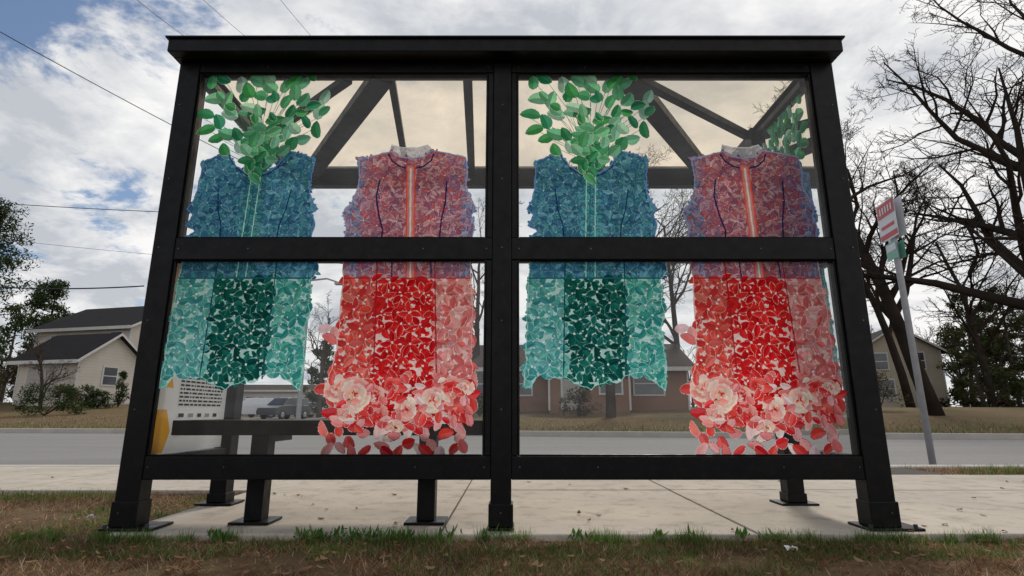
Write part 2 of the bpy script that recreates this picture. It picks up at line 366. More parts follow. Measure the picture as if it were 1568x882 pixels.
mb.beam((-.86,Y1,zb-.02),(-1.56,DP,zb-.02),.045,.045); mb.beam((.66,Y1,zb-.02),(1.50,DP,zb-.02),.045,.045)
mb.beam((-.64,Y1,zb+.0),(-.78,3.80,zb+.0),.04,.034); mb.beam((-.235,Y1,zb+.0),(-.30,3.80,zb+.0),.05,.036)
fr=mb.build('frame',[M_frame],sh,bevel=.004)
mb=MB()
mb.box(RX0+.05,RX1-.05,RY0+.05,RY1-.05,ZR1-.03,ZR1-.026); mb.f=mb.f[:1]; mb.m=mb.m[:1]; mb.c=mb.c[:1]
mb.build('roof_panel',[M_roof],sh)
YG=2.53
for i,(a,b) in enumerate(((XL1,XC0),(XC1,XR0))):
    for j,(z0,z1) in enumerate(((Z_B1,Z_M0),(Z_M1,Z_T0))):
        mb=MB(); mb.add([(a-.005,YG,z0-.005),(b+.005,YG,z0-.005),(b+.005,YG,z1+.005),(a-.005,YG,z1+.005)],[(0,1,2,3)]); mb.build('glass_pane',[M_glass],sh)
for xc in (-1.60,1.545):
    for (z0,z1) in ((Z_B1,Z_M0),(Z_M1,Z_T0)):
        mb=MB(); mb.add([(xc,Y1,z0),(xc,DP-.045,z0),(xc,DP-.045,z1),(xc,Y1,z1)],[(0,1,2,3)]); mb.build('side_glass_pane',[M_glass],sh)
mb=MB()
def bolt(x,z,y=Y0,r=.005): mb.tube([Vector((x,y+.001,z)),Vector((x,y-.003,z))],[r,r*.8],8)
for z in (.255,1.245,2.215):
    for x in (XL1+.02,XL1+.35,XC0-.3,XC0+.0,XC1+.01,XC1+.35,XR0-.35,XR0-.02): bolt(x,z,Y0+.004)
for z in (.07,.5,.9,1.25,1.6,2.0):
    bolt(-.048,z,Y0 if z>.1 else Y0-.008); bolt(XL0+.03,z,Y0 if z>.12 else Y0-.008); bolt(XR1-.03,z,Y0 if z>.12 else Y0-.008)
for x in (XL0-.015,XL1+.06,XR0-.015,XR1+.06): mb.tube([Vector((x,Y0-.012,.012)),Vector((x,Y0-.012,.026))],[.009,.009],6)
mb.build('bolts',[M_bolt],sh)

bn=empty('bench'); mb=MB()
mb.box(-1.55,-.125,2.62,2.99,.398,.418); mb.box(-1.56,-.115,2.60,2.62,.385,.452); mb.box(-1.56,-.115,2.99,3.01,.385,.452); 
for i in range(8): mb.box(-1.555,-.12,2.625+i*.046,2.625+i*.046+.036,.432,.452)
for i in range(5): mb.box(-1.54+i*.345,-1.50+i*.345,2.622,2.988,.418,.432)
mb.build('seat',[M_frame],bn,bevel=.003)
for xc in (-1.168,-.39):
    mb=MB(); mb.box(xc-.04,xc+.04,2.64,2.72,.012,.397); mb.box(xc-.09,xc+.09,2.60,2.76,.001,.012); mb.box(xc-.03,xc+.03,2.72,2.95,.35,.397); mb.build('leg',[M_frame],bn,bevel=.003)

po=empty('information_poster')
def pm(name,c,tr=.6):
    m,t,Nn,Ll=nt(name); out=Nn.new('ShaderNodeOutputMaterial'); d=Nn.new('ShaderNodeBsdfDiffuse'); tl=Nn.new('ShaderNodeBsdfTranslucent'); mx=Nn.new('ShaderNodeMixShader'); mx.inputs[0].default_value=tr
    f,_=noise_fac(Nn,Ll,3,4); cc=mixc(Nn,Ll,f,c,tuple(x*.95 for x in c)); Ll.new(cc,d.inputs[0]); Ll.new(cc,tl.inputs[0]); Ll.new(d.outputs[0],mx.inputs[1]); Ll.new(tl.outputs[0],mx.inputs[2]); Ll.new(mx.outputs[0],out.inputs[0]); return m
M_p=pm('poster_paper',(1,.97,.92)); M_o=pm('poster_orange',(1,.50,.05)); M_pk=pm('poster_peach',(1,.68,.50)); M_tx=pm('poster_text',(.03,.025,.025),.1); M_bl=pm('poster_grey',(.30,.32,.36),.2)
X=-1.603+.006; mb=MB(); ya,yb=2.536,3.13
def area(pts,m): mb.add([(X,y,z) for y,z in pts],[tuple(range(len(pts)))],m)
c=[(ya+.075,.305),(ya+.115,.40),(ya+.07,.50),(ya+.10,.60),(ya+.06,.70),(ya+.13,.86),(ya+.09,1.02),(ya+.15,1.185)]
area(c+[(yb,1.185),(yb,.305)],0)
area([(ya,.305),c[0],c[1],c[2],(ya,.50)],1); area([(ya,.50),c[2],c[3],(ya,.60)],0); area([(ya,.60),c[3],c[4],(ya,.72)],1); area([(ya,.72),c[4],c[5],c[6],c[7],(ya,1.185)],2)
X+=.003
for i in range(9):
    z=.668-i*.0185; y=ya+.15
    if i==0: y+=.14
    while y<yb-.06:
        l=R.uniform(.012,.045); mb.add([(X,y,z),(X,min(y+l,yb-.05),z),(X,min(y+l,yb-.05),z+.009),(X,y,z+.009)],[(0,1,2,3)],3); y+=l+.008
for i in range(3):
    y=ya+.16
    while y<yb-.08:
        l=R.uniform(.03,.06); z=.465-i*.042; mb.add([(X,y,z),(X,y+l,z),(X,y+l,z+.018),(X,y,z+.018)],[(0,1,2,3)],R.choice([3,4])); y+=l+.035
mb.build('poster_sheet',[M_p,M_o,M_pk,M_tx,M_bl],po)

# ------------------------------------------------------------------ printed garments
YA=YG-.003
def rect(px,py):
    v=at(px,py,YA); return (v.x,v.z)
def inside(pt,poly):
    x,y=pt; r=False; j=len(poly)-1
    for i in range(len(poly)):
        xi,yi=poly[i]; xj,yj=poly[j]
        if (yi>y)!=(yj>y) and x<(xj-xi)*(y-yi)/(yj-yi)+xi: r=not r
        j=i
    return r
from mathutils.geometry import tessellate_polygon
# a print is drawn as ordered flat shapes (painter's order) and then flattened into ONE sheet of small coloured facets
class Art:
    def __init__(s): s.t=[]   # (points, colour, opacity)
    def face(s,pts,col,al=1.0): s.t.append((pts,col,al))
    def poly(s,pts,col,al=1.0):
        for t in tessellate_polygon([[Vector((p[0],p[1],0)) for p in pts]]): s.face([pts[i] for i in t],col,al)
    def ribbon(s,pts,w,col,al=1.0):
        for i in range(len(pts)-1):
            a=Vector(pts[i]);b=Vector(pts[i+1]);d=(b-a)
            if d.length<1e-5: continue
            n=Vector((-d.y,d.x)).normalized()*w/2; e=d.normalized()*w*.3
            s.face([tuple(q) for q in (a-n-e,b-n+e,b+n+e,a+n-e)],col,al)
    def leaf(s,x,z,ln,wd,ang,c1,c2,outline=None,rnd=.75,vein=None,ow=.003,al=1.0):
        ca,sa=math.cos(ang),math.sin(ang); bk=R.uniform(-.12,.12)
        T=[0,.12,.3,.5,.7,.88,1]
        def shp(sc,ca1,ca2):
            up=[];mid=[];dn=[]
            for t in T:
                wv=wd*.5*(math.sin(math.pi*t**.85)**rnd if 0<t<1 else 0)+sc*(1 if 0<t<1 else 0)
                u=(t-.5)*(ln+2*sc); bend=bk*ln*math.sin(math.pi*t)
                for lst,vv in ((up,bend+wv),(mid,bend),(dn,bend-wv)): lst.append((x+u*ca-vv*sa,z+u*sa+vv*ca))
            for i in range(6):
                s.face([up[i],up[i+1],mid[i+1],mid[i]],ca1,al); s.face([mid[i],mid[i+1],dn[i+1],dn[i]],ca2,al)
            return mid
        if outline: shp(ow,outline,outline)
        m=shp(0,c1,c2)
        if vein: s.ribbon(m[:-1],.0022,vein)
    def petal(s,x,z,r,ang,ci,co,wr=.95):
        ca,sa=math.cos(ang),math.sin(ang); n=7
        def ring(f):
            o=[]
            for i in range(n):
                t=-1+2*i/(n-1); u=f*r*(1-.30*t*t+R.uniform(-.06,.06)); v=f*r*wr*t*.75
                o.append((x+u*ca-v*sa,z+u*sa+v*ca))
            return o
        prev=[(x,z)]*n; ks=(.3,.5,.7,.85,.95,1.0)
        for k,f in enumerate(ks):
            rg=ring(f); t=k/(len(ks)-1); c=jit(tuple(ci[j]*(1-t)+co[j]*t for j in range(3)),.08)
            for i in range(n-1): s.face([prev[i],prev[i+1],rg[i+1],rg[i]],c)
            prev=rg
    def rose(s,x,z,r,pal):
        for k in range(4):
            f=1-k*.22; m=6-k; a0=R.uniform(0,6)
            for i in range(m):
                a=a0+6.283*i/m+R.uniform(-.3,.3); ci,co=R.choice(pal); q=r*f*R.uniform(.1,.35); s.petal(x+math.cos(a)*q,z+math.sin(a)*q,r*f*R.uniform(.65,.95),a,jit(ci,.2),jit(co,.1))
    def flatten(s,name,parent,loc,res=.0024,zmax=2.20):
        allp=np.array([p for t in s.t for p in t[0]]); x0,z0=allp.min(0)-res; x1,z1=allp.max(0)+res; z1=min(z1,zmax)
        nx=int((x1-x0)/res)+1; nz=int((z1-z0)/res)+1
        img=np.zeros((nz,nx,4),np.float32); ok=np.zeros((nz,nx),bool)
        gx=x0+(np.arange(nx)+.5)*res; gz=z0+(np.arange(nz)+.5)*res
        for pts,col,al in s.t:
            xs_=[p[0] for p in pts]; zs_=[p[1] for p in pts]
            i0=max(0,int((min(xs_)-x0)/res)-1); i1=min(nx,int((max(xs_)-x0)/res)+2); j0=max(0,int((min(zs_)-z0)/res)-1); j1=min(nz,int((max(zs_)-z0)/res)+2)
            if i1<=i0 or j1<=j0: continue
            X_=gx[i0:i1][None,:]; Z_=gz[j0:j1][:,None]
            pos=np.ones((j1-j0,i1-i0),bool); neg=pos.copy(); n=len(pts)
            for k in range(n):
                ax,az=pts[k]; bx,bz=pts[(k+1)%n]
                e=(bx-ax)*(Z_-az)-(bz-az)*(X_-ax); pos&=e>=-1e-9; neg&=e<=1e-9
            m=pos|neg
            if m.any():
                sub=img[j0:j1,i0:i1]; sub[m]=(col[0],col[1],col[2],al); ok[j0:j1,i0:i1]|=m
        jj,ii=np.nonzero(ok); nf=len(jj); q=np.stack([jj*(nx+1)+ii,jj*(nx+1)+ii+1,(jj+1)*(nx+1)+ii+1,(jj+1)*(nx+1)+ii],1)
        u,inv=np.unique(q.ravel(),return_inverse=True); inv=inv.ravel()
        V=np.zeros((len(u),3),np.float32); V[:,0]=x0+(u%(nx+1))*res; V[:,2]=z0+(u//(nx+1))*res
        me=bpy.data.meshes.new(name); me.vertices.add(len(u)); me.vertices.foreach_set('co',V.ravel()); me.loops.add(nf*4); me.loops.foreach_set('vertex_index',inv.astype(np.int32))
        me.polygons.add(nf); me.polygons.foreach_set('loop_start',np.arange(0,nf*4,4,dtype=np.int32)); me.polygons.foreach_set('loop_total',np.full(nf,4,dtype=np.int32)); me.update(calc_edges=True)
        ca=me.color_attributes.new('Col','FLOAT_COLOR','CORNER'); ca.data.foreach_set('color',np.repeat(np.clip(img[jj,ii],0,1),4,axis=0).astype(np.float32).ravel()); me.materials.append(M_art)
        ob=bpy.data.objects.new(name,me); col_root.objects.link(ob); ob.parent=parent; ob.location=loc; return ob
def jit(c,a=.15):
    k=1+R.uniform(-a,a); return tuple(max(0,v*k*(1+R.uniform(-a*.5,a*.5))) for v in c)
def roughen(pts,step=.02,amp=.004):
    o=[];n=len(pts)
    for i in range(n):
        a=Vector(pts[i]);b=Vector(pts[(i+1)%n]);k=max(1,int((b-a).length/step)); nn=Vector((-(b-a).y,(b-a).x)).normalized() if (b-a).length>0 else Vector((0,0))
        for j in range(k):
            p=a.lerp(b,j/k)+nn*R.uniform(-amp,amp); o.append((p.x,p.y))
    return o
def outline(A,pts,col=(.8,.86,.9),w=.004): A.ribbon(list(pts)+[pts[0]],w,col)
def fill_leaves(A,poly,colf,sp,ln,wd,prob=1.0,ol=None,vein=None,al=1.0,ow=.0028,rnd=.75):
    xs_=[p[0] for p in poly]; zs=[p[1] for p in poly]; pts=[]; x=min(xs_)
    while x<max(xs_):
        z=min(zs)
        while z<max(zs):
            q=(x+R.uniform(-.4,.4)*sp,z+R.uniform(-.4,.4)*sp)
            if R.random()<prob and inside(q,poly): pts.append(q)
            z+=sp
        x+=sp
    R.shuffle(pts)
    for q in pts:
        c=colf(*q)
        if c:
            a=R.choice([.5,1.57,2.64,3.7,4.71,5.8])+R.uniform(-.35,.35)
            A.leaf(q[0],q[1],ln*R.uniform(.75,1.2),wd*R.uniform(.8,1.2),a,jit(c),jit(tuple(v*.85 for v in c)),outline=ol(*q) if ol else None,vein=vein(*q) if vein else None,al=al,ow=ow,rnd=rnd)
def fill_motif(A,poly,colf,olf,sp,ln,wd,gapf,jitp=.22,al=1.0,ow=.0016,gp=.6,gs=.013):
    xs_=[p[0] for p in poly]; zs=[p[1] for p in poly]; z=min(zs)-sp; row=0; nodes=[]
    while z<max(zs)+sp:
        x=min(xs_)-sp+(row%2)*sp*.5
        while x<max(xs_)+sp:
            nodes.append((x+R.uniform(-jitp,jitp)*sp,z+R.uniform(-jitp,jitp)*sp)); x+=sp
        z+=sp*.80; row+=1
    R.shuffle(nodes)
    for (x,z) in nodes:
        a0=R.uniform(0,6.28); m=R.choice([4,5,5])
        for i in range(m):
            a=a0+i*6.283/m+R.uniform(-.25,.25); l=ln*R.uniform(.8,1.15); cx=x+math.cos(a)*l*.52; cz=z+math.sin(a)*l*.52
            if not inside((cx,cz),poly): continue
            c=colf(cx,cz); A.leaf(cx,cz,l,wd*R.uniform(.85,1.15),a,jit(c),jit(tuple(v*.80 for v in c)),outline=olf(cx,cz),ow=ow,rnd=.85,al=al)
        if inside((x,z),poly) and R.random()<gp: A.leaf(x,z,gs,gs*.75,R.uniform(0,6),gapf(x,z),gapf(x,z))
def rp(l): return [rect(*p) for p in l]
def clip(poly,z0,ka):
    o=[];n=len(poly)
    for i in range(n):
        a,b=poly[i],poly[(i+1)%n]; ia=(a[1]>z0)==ka; ib=(b[1]>z0)==ka
        if ia:o.append(a)
        if ia!=ib:
            t=(z0-a[1])/(b[1]-a[1]); o.append((a[0]+(b[0]-a[0])*t,z0))
    return o

def green_garment():
    A=Art()
    bod=rp([(820,248),(838,240),(858,232),(862,242),(872,254),(888,264),(905,267),(922,263),(936,252),(943,240),(946,231),(970,236),(992,243),(990,268),(990,295),(996,308),(1007,320),(998,327),(1006,344),(1002,363),(1000,372),(812,372),(812,363),(825,354),(808,345),(818,331),(806,320),(815,306),(819,290),(820,268)])
    low=rp([(813,388),(812,397),(811,410),(810,430),(807,490),(806,540),(805,565),(803,592),(815,590),(822,578),(836,571),(850,580),(868,577),(880,586),(892,592),(905,596),(918,588),(932,583),(945,586),(957,577),(970,571),(985,570),(998,582),(1010,590),(1020,598),(1020,560),(1016,520),(1012,500),(1019,480),(1012,462),(1014,445),(1010,430),(1022,415),(1018,397),(1017,388)])
    bod=roughen(bod,.02,.003); lowr=roughen(low,.018,.005)
    zw=rect(900,425)[1]; AL=.84
    xm=rect(905,300)[0]
    def bf(x,z): return R.choice([(.05,.26,.32),(.07,.36,.41),(.10,.44,.48)]) if abs(x-xm)<.045 else R.choice([(.05,.19,.32),(.07,.26,.40),(.04,.14,.27),(.10,.34,.46),(.15,.42,.55),(.06,.27,.35)])
    bl=lambda x,z:R.choice([(.24,.48,.60),(.02,.08,.18),(.02,.08,.18),(.12,.32,.44)])
    up=clip(lowr,zw,True)
    for P_ in (bod,up):
        A.poly(P_,(.05,.17,.29),AL); fill_leaves(A,P_,bf,.020,.030,.013,.9,ol=bl,al=AL,ow=.0012)
        fill_motif(A,P_,bf,bl,.070,.042,.017,lambda x,z:(.45,.68,.78),al=AL,ow=.0014,gp=.8,gs=.008)
    sk=clip(lowr,zw,False)
    xa=rect(866,425)[0]; xb=rect(957,425)[0]
    A.poly(sk,(.50,.78,.76),.88)
    def cf(x,z):
        if x<xa-.004: return R.choice([(.09,.42,.42),(.12,.47,.46),(.06,.34,.36),(.18,.55,.54)])
        if x>xb+.004: return R.choice([(.06,.42,.37),(.10,.49,.43),(.04,.34,.32),(.16,.57,.50)])
        return R.choice([(.006,.105,.088),(.010,.14,.115),(.005,.075,.066),(.014,.18,.15)])
    def co(x,z): return R.choice([(.40,.72,.70),(.03,.24,.27),(.50,.78,.76)]) if not xa<x<xb else R.choice([(.004,.05,.05),(.10,.36,.33),(.24,.54,.50)])
    gp=lambda x,z:(.80,.92,.91)
    fill_leaves(A,sk,cf,.022,.034,.020,.85,ol=None)
    fill_motif(A,sk,cf,co,.088,.056,.026,gp)
    fill_leaves(A,sk,gp,.044,.012,.007,.5,rnd=1)
    D_=(.010,.04,.12)
    A.ribbon(rp([(858,236),(863,245),(874,258),(890,268),(905,271),(922,267),(937,256),(944,238)]),.006,D_)
    for q in ((268,372),(390,424)):
        A.ribbon(rp([(898,q[0]),(897,q[1])]),.0045,(.42,.80,.76)); A.ribbon(rp([(904,q[0]),(903,q[1])]),.004,(.02,.14,.18)); A.ribbon(rp([(912,q[0]),(911,q[1])]),.0045,(.42,.80,.76))
    A.ribbon(rp([(850,290),(854,320),(862,345),(864,372)]),.006,D_); A.ribbon(rp([(962,290),(958,320),(951,345),(950,372)]),.006,D_)
    A.ribbon(rp([(808,426),(1012,426)]),.006,(.015,.15,.2))
    for xx,dx in ((866,-3),(955,4)): A.ribbon(rp([(xx,390),(xx+dx*.4,425),(xx+dx,580)]),.006,(.01,.10,.13))
    outline(A,bod,(.14,.28,.66),.006); outline(A,lowr,(.40,.76,.72),.003)
    cx,cz=rect(905,262)
    pal=[(.04,.27,.12),(.025,.20,.09),(.07,.34,.16),(.18,.48,.32),(.03,.24,.13),(.34,.60,.47),(.02,.15,.07),(.12,.40,.23),(.05,.30,.10)]
    def gleaf(px,py,s=1):
        x,z=rect(px,py); a=math.atan2(z-cz+.02,x-cx)+R.uniform(-1.3,1.3); c=R.choice(pal)
        A.leaf(x,z,.092*s*R.uniform(.8,1.15),.056*s*R.uniform(.8,1.15),a,jit(c),jit(tuple(min(1,v*1.5+.02) for v in c)),outline=tuple(v*.35 for v in c) if R.random()<.55 else (.66,.80,.72),rnd=.65,ow=.0014,al=R.choice([1,.92,.8]))
    pts=[(818,126),(836,122),(862,128),(884,124),(905,130),(930,130),(955,124),(966,114),(940,122),(824,150),(810,180),(845,150),(868,148),(890,150),(915,150),(938,158),(960,150),(992,145),(985,165),(818,198),(832,185),(850,175),(872,178),(895,172),(918,180),(945,182),(970,185),(996,174),(988,195),(832,208),(850,205),(870,205),(890,200),(912,205),(935,208),(966,208),(955,220),(850,226),(872,228),(895,225),(915,228),(938,226),(905,116),(975,160),(878,136),(950,140)]
    for p in pts:
        x,z=rect(*p); A.ribbon([(cx,cz+.02),((cx*.6+x*.4),cz*.4+z*.6),(x,z)],.0028,(.14,.36,.20),.6)
    for p in pts: gleaf(p[0]+R.uniform(-4,4),p[1]+R.uniform(-4,4),R.uniform(.85,1.15))
    for i in range(46):
        t=R.random()**1.2; py=256-t*110; hw=15+t*62; gleaf(905+R.uniform(-hw,hw),py,R.uniform(.7,1.05))
    for p in ((905,262),(896,252),(914,250),(903,274),(885,246),(925,244),(908,240)): gleaf(p[0],p[1],.8)
    return A
def red_garment():
    A=Art()
    bod=rp([(550,243),(575,238),(600,232),(610,240),(630,243),(650,240),(660,231),(688,235),(713,241),(716,262),(714,282),(718,300),(728,318),(722,330),(726,348),(722,363),(722,372),(530,372),(528,363),(532,346),(525,326),(540,308),(547,290),(551,270)])
    colr=rp([(596,234),(600,222),(615,226),(640,226),(655,222),(664,233),(650,240),(630,243),(612,240)])
    low=rp([(528,388),(527,397),(525,425),(521,480),(517,520),(512,550),(505,572),(496,592),(496,606),(506,618),(520,640),(560,648),(600,640),(660,650),(700,640),(718,630),(718,612),(724,596),(724,570),(722,540),(723,480),(721,425),(720,397),(719,388)])
    bod=roughen(bod,.02,.003); lowr=roughen(low,.02,.004); AL=.84
    zw=rect(620,425)[1]
    A.poly(roughen(colr,.02,.002),(.66,.66,.74),.6); outline(A,colr,(.70,.76,.85),.004)
    fill_leaves(A,colr,lambda x,z:R.choice([(.8,.8,.85),(.45,.5,.65)]),.02,.02,.008,al=.8)
    xa=rect(577,425)[0]; xb=rect(666,425)[0]
    xl=rect(545,300)[0]; xr=rect(718,300)[0]
    def bf(x,z):
        e=min(x-xl,xr-x)
        if e<.03: return R.choice([(.22,.32,.54),(.34,.38,.58),(.16,.22,.42),(.42,.30,.42)])
        if e<.11: return R.choice([(.50,.24,.32),(.34,.19,.32),(.56,.34,.42),(.54,.15,.18)])
        return R.choice([(.58,.13,.14),(.44,.14,.19),(.60,.27,.30),(.34,.12,.20),(.62,.38,.42)])
    bl=lambda x,z:R.choice([(.74,.54,.60),(.14,.06,.16),(.14,.06,.16),(.52,.28,.34)])
    for P_ in (bod,clip(lowr,zw,True)):
        A.poly(P_,(.36,.14,.20),AL); fill_leaves(A,P_,bf,.020,.032,.013,.9,ol=bl,al=AL,ow=.0012)
        fill_motif(A,P_,bf,bl,.074,.044,.018,lambda x,z:(.80,.66,.72),al=AL,ow=.0014,gp=.8,gs=.008)
    sk=clip(lowr,zw,False); A.poly(sk,(.95,.68,.65),.9)
    def cf(x,z):
        if x<xa-.004: return R.choice([(.84,.09,.07),(.80,.13,.11),(.86,.18,.15),(.74,.05,.05)])
        if x>xb+.004: return R.choice([(.86,.30,.29),(.83,.23,.23),(.90,.42,.41),(.78,.16,.16)])
        return R.choice([(.80,.02,.022),(.70,.012,.018),(.84,.03,.03),(.62,.01,.015)])
    def co(x,z):
        if x<xa-.004: return R.choice([(.92,.38,.33),(.94,.56,.50),(.45,.03,.05)])
        if x>xb+.004: return R.choice([(.96,.62,.60),(.94,.52,.50),(.62,.12,.14)])
        return R.choice([(.40,.01,.02),(.90,.26,.24),(.94,.46,.42)])
    gp=lambda x,z:(.97,.86,.84)
    fill_leaves(A,sk,cf,.022,.036,.022,.85)
    fill_motif(A,sk,cf,co,.096,.062,.029,gp)
    fill_leaves(A,sk,gp,.046,.014,.009,.55,rnd=1)
    Dk=(.02,.03,.12)
    A.ribbon(rp([(595,236),(600,246),(612,255),(630,259),(648,255),(660,246),(664,236)]),.008,Dk)
    for q in ((258,372),(390,424)):
        A.ribbon(rp([(629,q[0]),(628,q[1])]),.044,(.90,.10,.05)); A.ribbon(rp([(629,q[0]),(628,q[1])]),.030,(.60,.30,.32)); A.ribbon(rp([(629,q[0]),(628,q[1])]),.009,(.92,.74,.70))
    A.ribbon(rp([(582,275),(576,300),(580,330),(586,352),(583,372)]),.008,Dk); A.ribbon(rp([(684,278),(682,310),(676,335),(672,372)]),.008,Dk)
    A.ribbon(rp([(525,426),(722,426)]),.005,(.45,.02,.05))
    for x0,x1 in ((577,572),(666,668)): A.ribbon(rp([(x0,390),(x0,425),(x1,570)]),.006,(.45,.02,.04))
    for xx in (600,660): A.ribbon(rp([(xx,390),(xx,424)]),.006,Dk)
    outline(A,bod,(.30,.40,.70),.006); outline(A,lowr,(.95,.62,.58),.003)
    RD=[((.75,.03,.03),(.86,.18,.16)),((.60,.01,.02),(.80,.06,.06)),((.86,.20,.18),(.93,.46,.43))]
    PK=[((.88,.34,.28),(.96,.68,.62)),((.92,.50,.38),(.97,.76,.68)),((.84,.20,.18),(.94,.54,.50)),((.95,.58,.44),(.98,.84,.76))]
    MX=PK+RD+RD
    def rleaf(px,py,s=1):
        x,z=rect(px,py); c=R.choice([(.85,.10,.10),(.80,.03,.04),(.92,.42,.42),(.95,.66,.66),(.86,.20,.19),(.66,.02,.03),(.88,.28,.28),(.78,.05,.05),(.82,.07,.06)])
        A.leaf(x,z,R.uniform(.055,.088)*s,R.uniform(.032,.05)*s,R.uniform(0,6.28),jit(c),jit(tuple(min(1,v*1.05+.06) for v in c)),outline=R.choice([(.95,.74,.72),(.95,.74,.72),(.42,.02,.03)]),rnd=.65,ow=.0014,al=R.choice([1,.9]))
    hem=[(500,500),(508,512),(503,518),(495,597),(505,632),(498,655),(505,672),(500,690),(520,660),(518,688),(535,675),(538,694),(555,665),(560,690),(580,660),(582,682),(600,672),(605,692),(622,655),(626,680),(640,692),(648,662),(662,680),(668,694),(682,668),(690,645),(700,690),(706,668),(715,640),(712,682),(724,618),(728,584),(570,640),(530,640),(650,640),(610,640),(690,625),(515,650),(545,655),(590,650),(630,640),(670,650),(510,615),(722,600),(590,690),(650,688),(520,640)]
    for p in hem: rleaf(p[0]+R.uniform(-3,3),p[1]+R.uniform(-3,3))
    for i in range(60): rleaf(R.uniform(505,722),R.uniform(575,662),R.uniform(.7,1))
    for p,r,pal in (((515,596),.050,PK),((572,606),.048,MX),((543,604),.078,PK),((600,592),.034,RD),((690,602),.070,MX),((662,612),.056,PK),((712,594),.038,PK),((580,634),.042,RD),((622,626),.050,PK),((530,632),.036,PK),((700,634),.036,RD),((606,655),.034,PK)):
        x,z=rect(*p); A.rose(x,z,r,pal)
        for i in range(2):
            a=R.uniform(0,6.28); rleaf(p[0]+math.cos(a)*r*330,p[1]+math.sin(a)*r*330,.7)
    return A
OFF=1.655
o1=green_garment().flatten('green_garment_print',sh,(0,YA,0)); o0=bpy.data.objects.new('green_garment_print',o1.data); col_root.objects.link(o0); o0.parent=sh; o0.location=(-OFF,YA,0)
os_=bpy.data.objects.new('side_garment_print',o1.data); col_root.objects.link(os_); os_.parent=sh
os_.rotation_euler=(0,0,math.radians(90)); os_.scale=(.72,1,1); os_.location=(1.545-.004,2.86-.385*.72,0)
o2=red_garment().flatten('red_garment_print',sh,(0,YA,0)); o3=bpy.data.objects.new('red_garment_print',o2.data); col_root.objects.link(o3); o3.parent=sh; o3.location=(OFF,YA,0)

# ------------------------------------------------------------------ bus stop sign
bs=empty('bus_stop_sign'); X,Y=4.36,6.0
mb=MB(); mb.tube([Vector((X+.03,Y,-.05)),Vector((X,Y,2.5)),Vector((X,Y,2.92))],[.034,.034,.034],10); mb.build('post',[M_galv],bs,smooth=True)
M_sr=pmat('sign_red',(.62,.05,.06),(.5,.04,.05),6,.4); M_sw=pmat('sign_white',(.75,.76,.78),(.65,.66,.68),6,.4); M_sg=pmat('sign_green',(.2,.5,.38),(.15,.4,.3),6,.4)
mb=MB(); ang=math.radians(-81); dx,dy=math.cos(ang),-math.sin(ang)
def sgn(u0,u1,z0,z1,off,mat):
    nx,ny=dy,-dx
    p=[(X+dx*u+nx*(off),Y+dy*u+ny*(off)-.0,z) for u,z in ((u0,z0),(u1,z0),(u1,z1),(u0,z1))]; mb.add(p,[(0,1,2,3)],mat)
for s_ in (1,-1):
    sgn(-.2,.2,2.42,2.88,.04*s_,1); sgn(-.185,.185,2.70,2.865,.0425*s_,0); sgn(-.185,.185,2.44,2.50,.0425*s_,0); sgn(-.14,.14,2.56,2.60,.0425*s_,0)
    sgn(-.12,.12,2.18,2.38,.04*s_,2); sgn(-.1,.1,2.28,2.36,.0425*s_,1)
    for i in range(5): sgn(-.14+i*.06,-.11+i*.06,2.74,2.82,.045*s_,1)
mb.build('sign_plate',[M_sr,M_sw,M_sg],bs)

# ------------------------------------------------------------------ wires
M_wire=pmat('wire',(.02,.02,.022),(.03,.03,.03),3,.7)
def wire(p,q,r,sag=.3,ext=.8):
    mb=MB(); d=q-p; a=p-d*ext; b=q+d*ext; pts=[]
    for i in range(25):
        t=i/24; v=a.lerp(b,t); v.z-=sag*4*t*(1-t)-sag; pts.append(v)
    mb.tube(pts,[r]*25,5); return mb.build('utility_wire',[M_wire])
wire(at(0,50,12),at(258,190,15),.012,.1,.6)
wire(at(0,312,24),at(240,325,24),.017,.2,.9); wire(at(30,370,30),at(230,390,30),.010,.2,.9)
wire(at(0,443,26),at(220,441,26),.034,.1,.0)
wire(at(215,5,14),at(285,58,18),.010,.1,.6); wire(at(305,-5,14),at(380,60,18),.008,.1,.6); wire(at(425,-5,14),at(480,60,18),.008,.1,.6)
wire(at(1370,381,26),at(1568,385,26),.014,.1,.9)
sl_=empty('street_lamp'); mb=MB(); bx,by=-10.6,28.0
mb.tube([Vector((bx,by,-.1)),Vector((bx,by,4)),Vector((bx,by,7.3))],[.12,.10,.08],8); mb.build('pole',[M_galv],sl_)
mb=MB(); mb.tube([Vector((bx,by,7.25)),Vector((bx+.9,by,7.35)),Vector((bx+1.5,by,7.15))],[.05,.045,.04],6); mb.box(bx+1.35,bx+2.05,by-.14,by+.14,7.02,7.14); mb.build('arm',[M_galv],sl_)

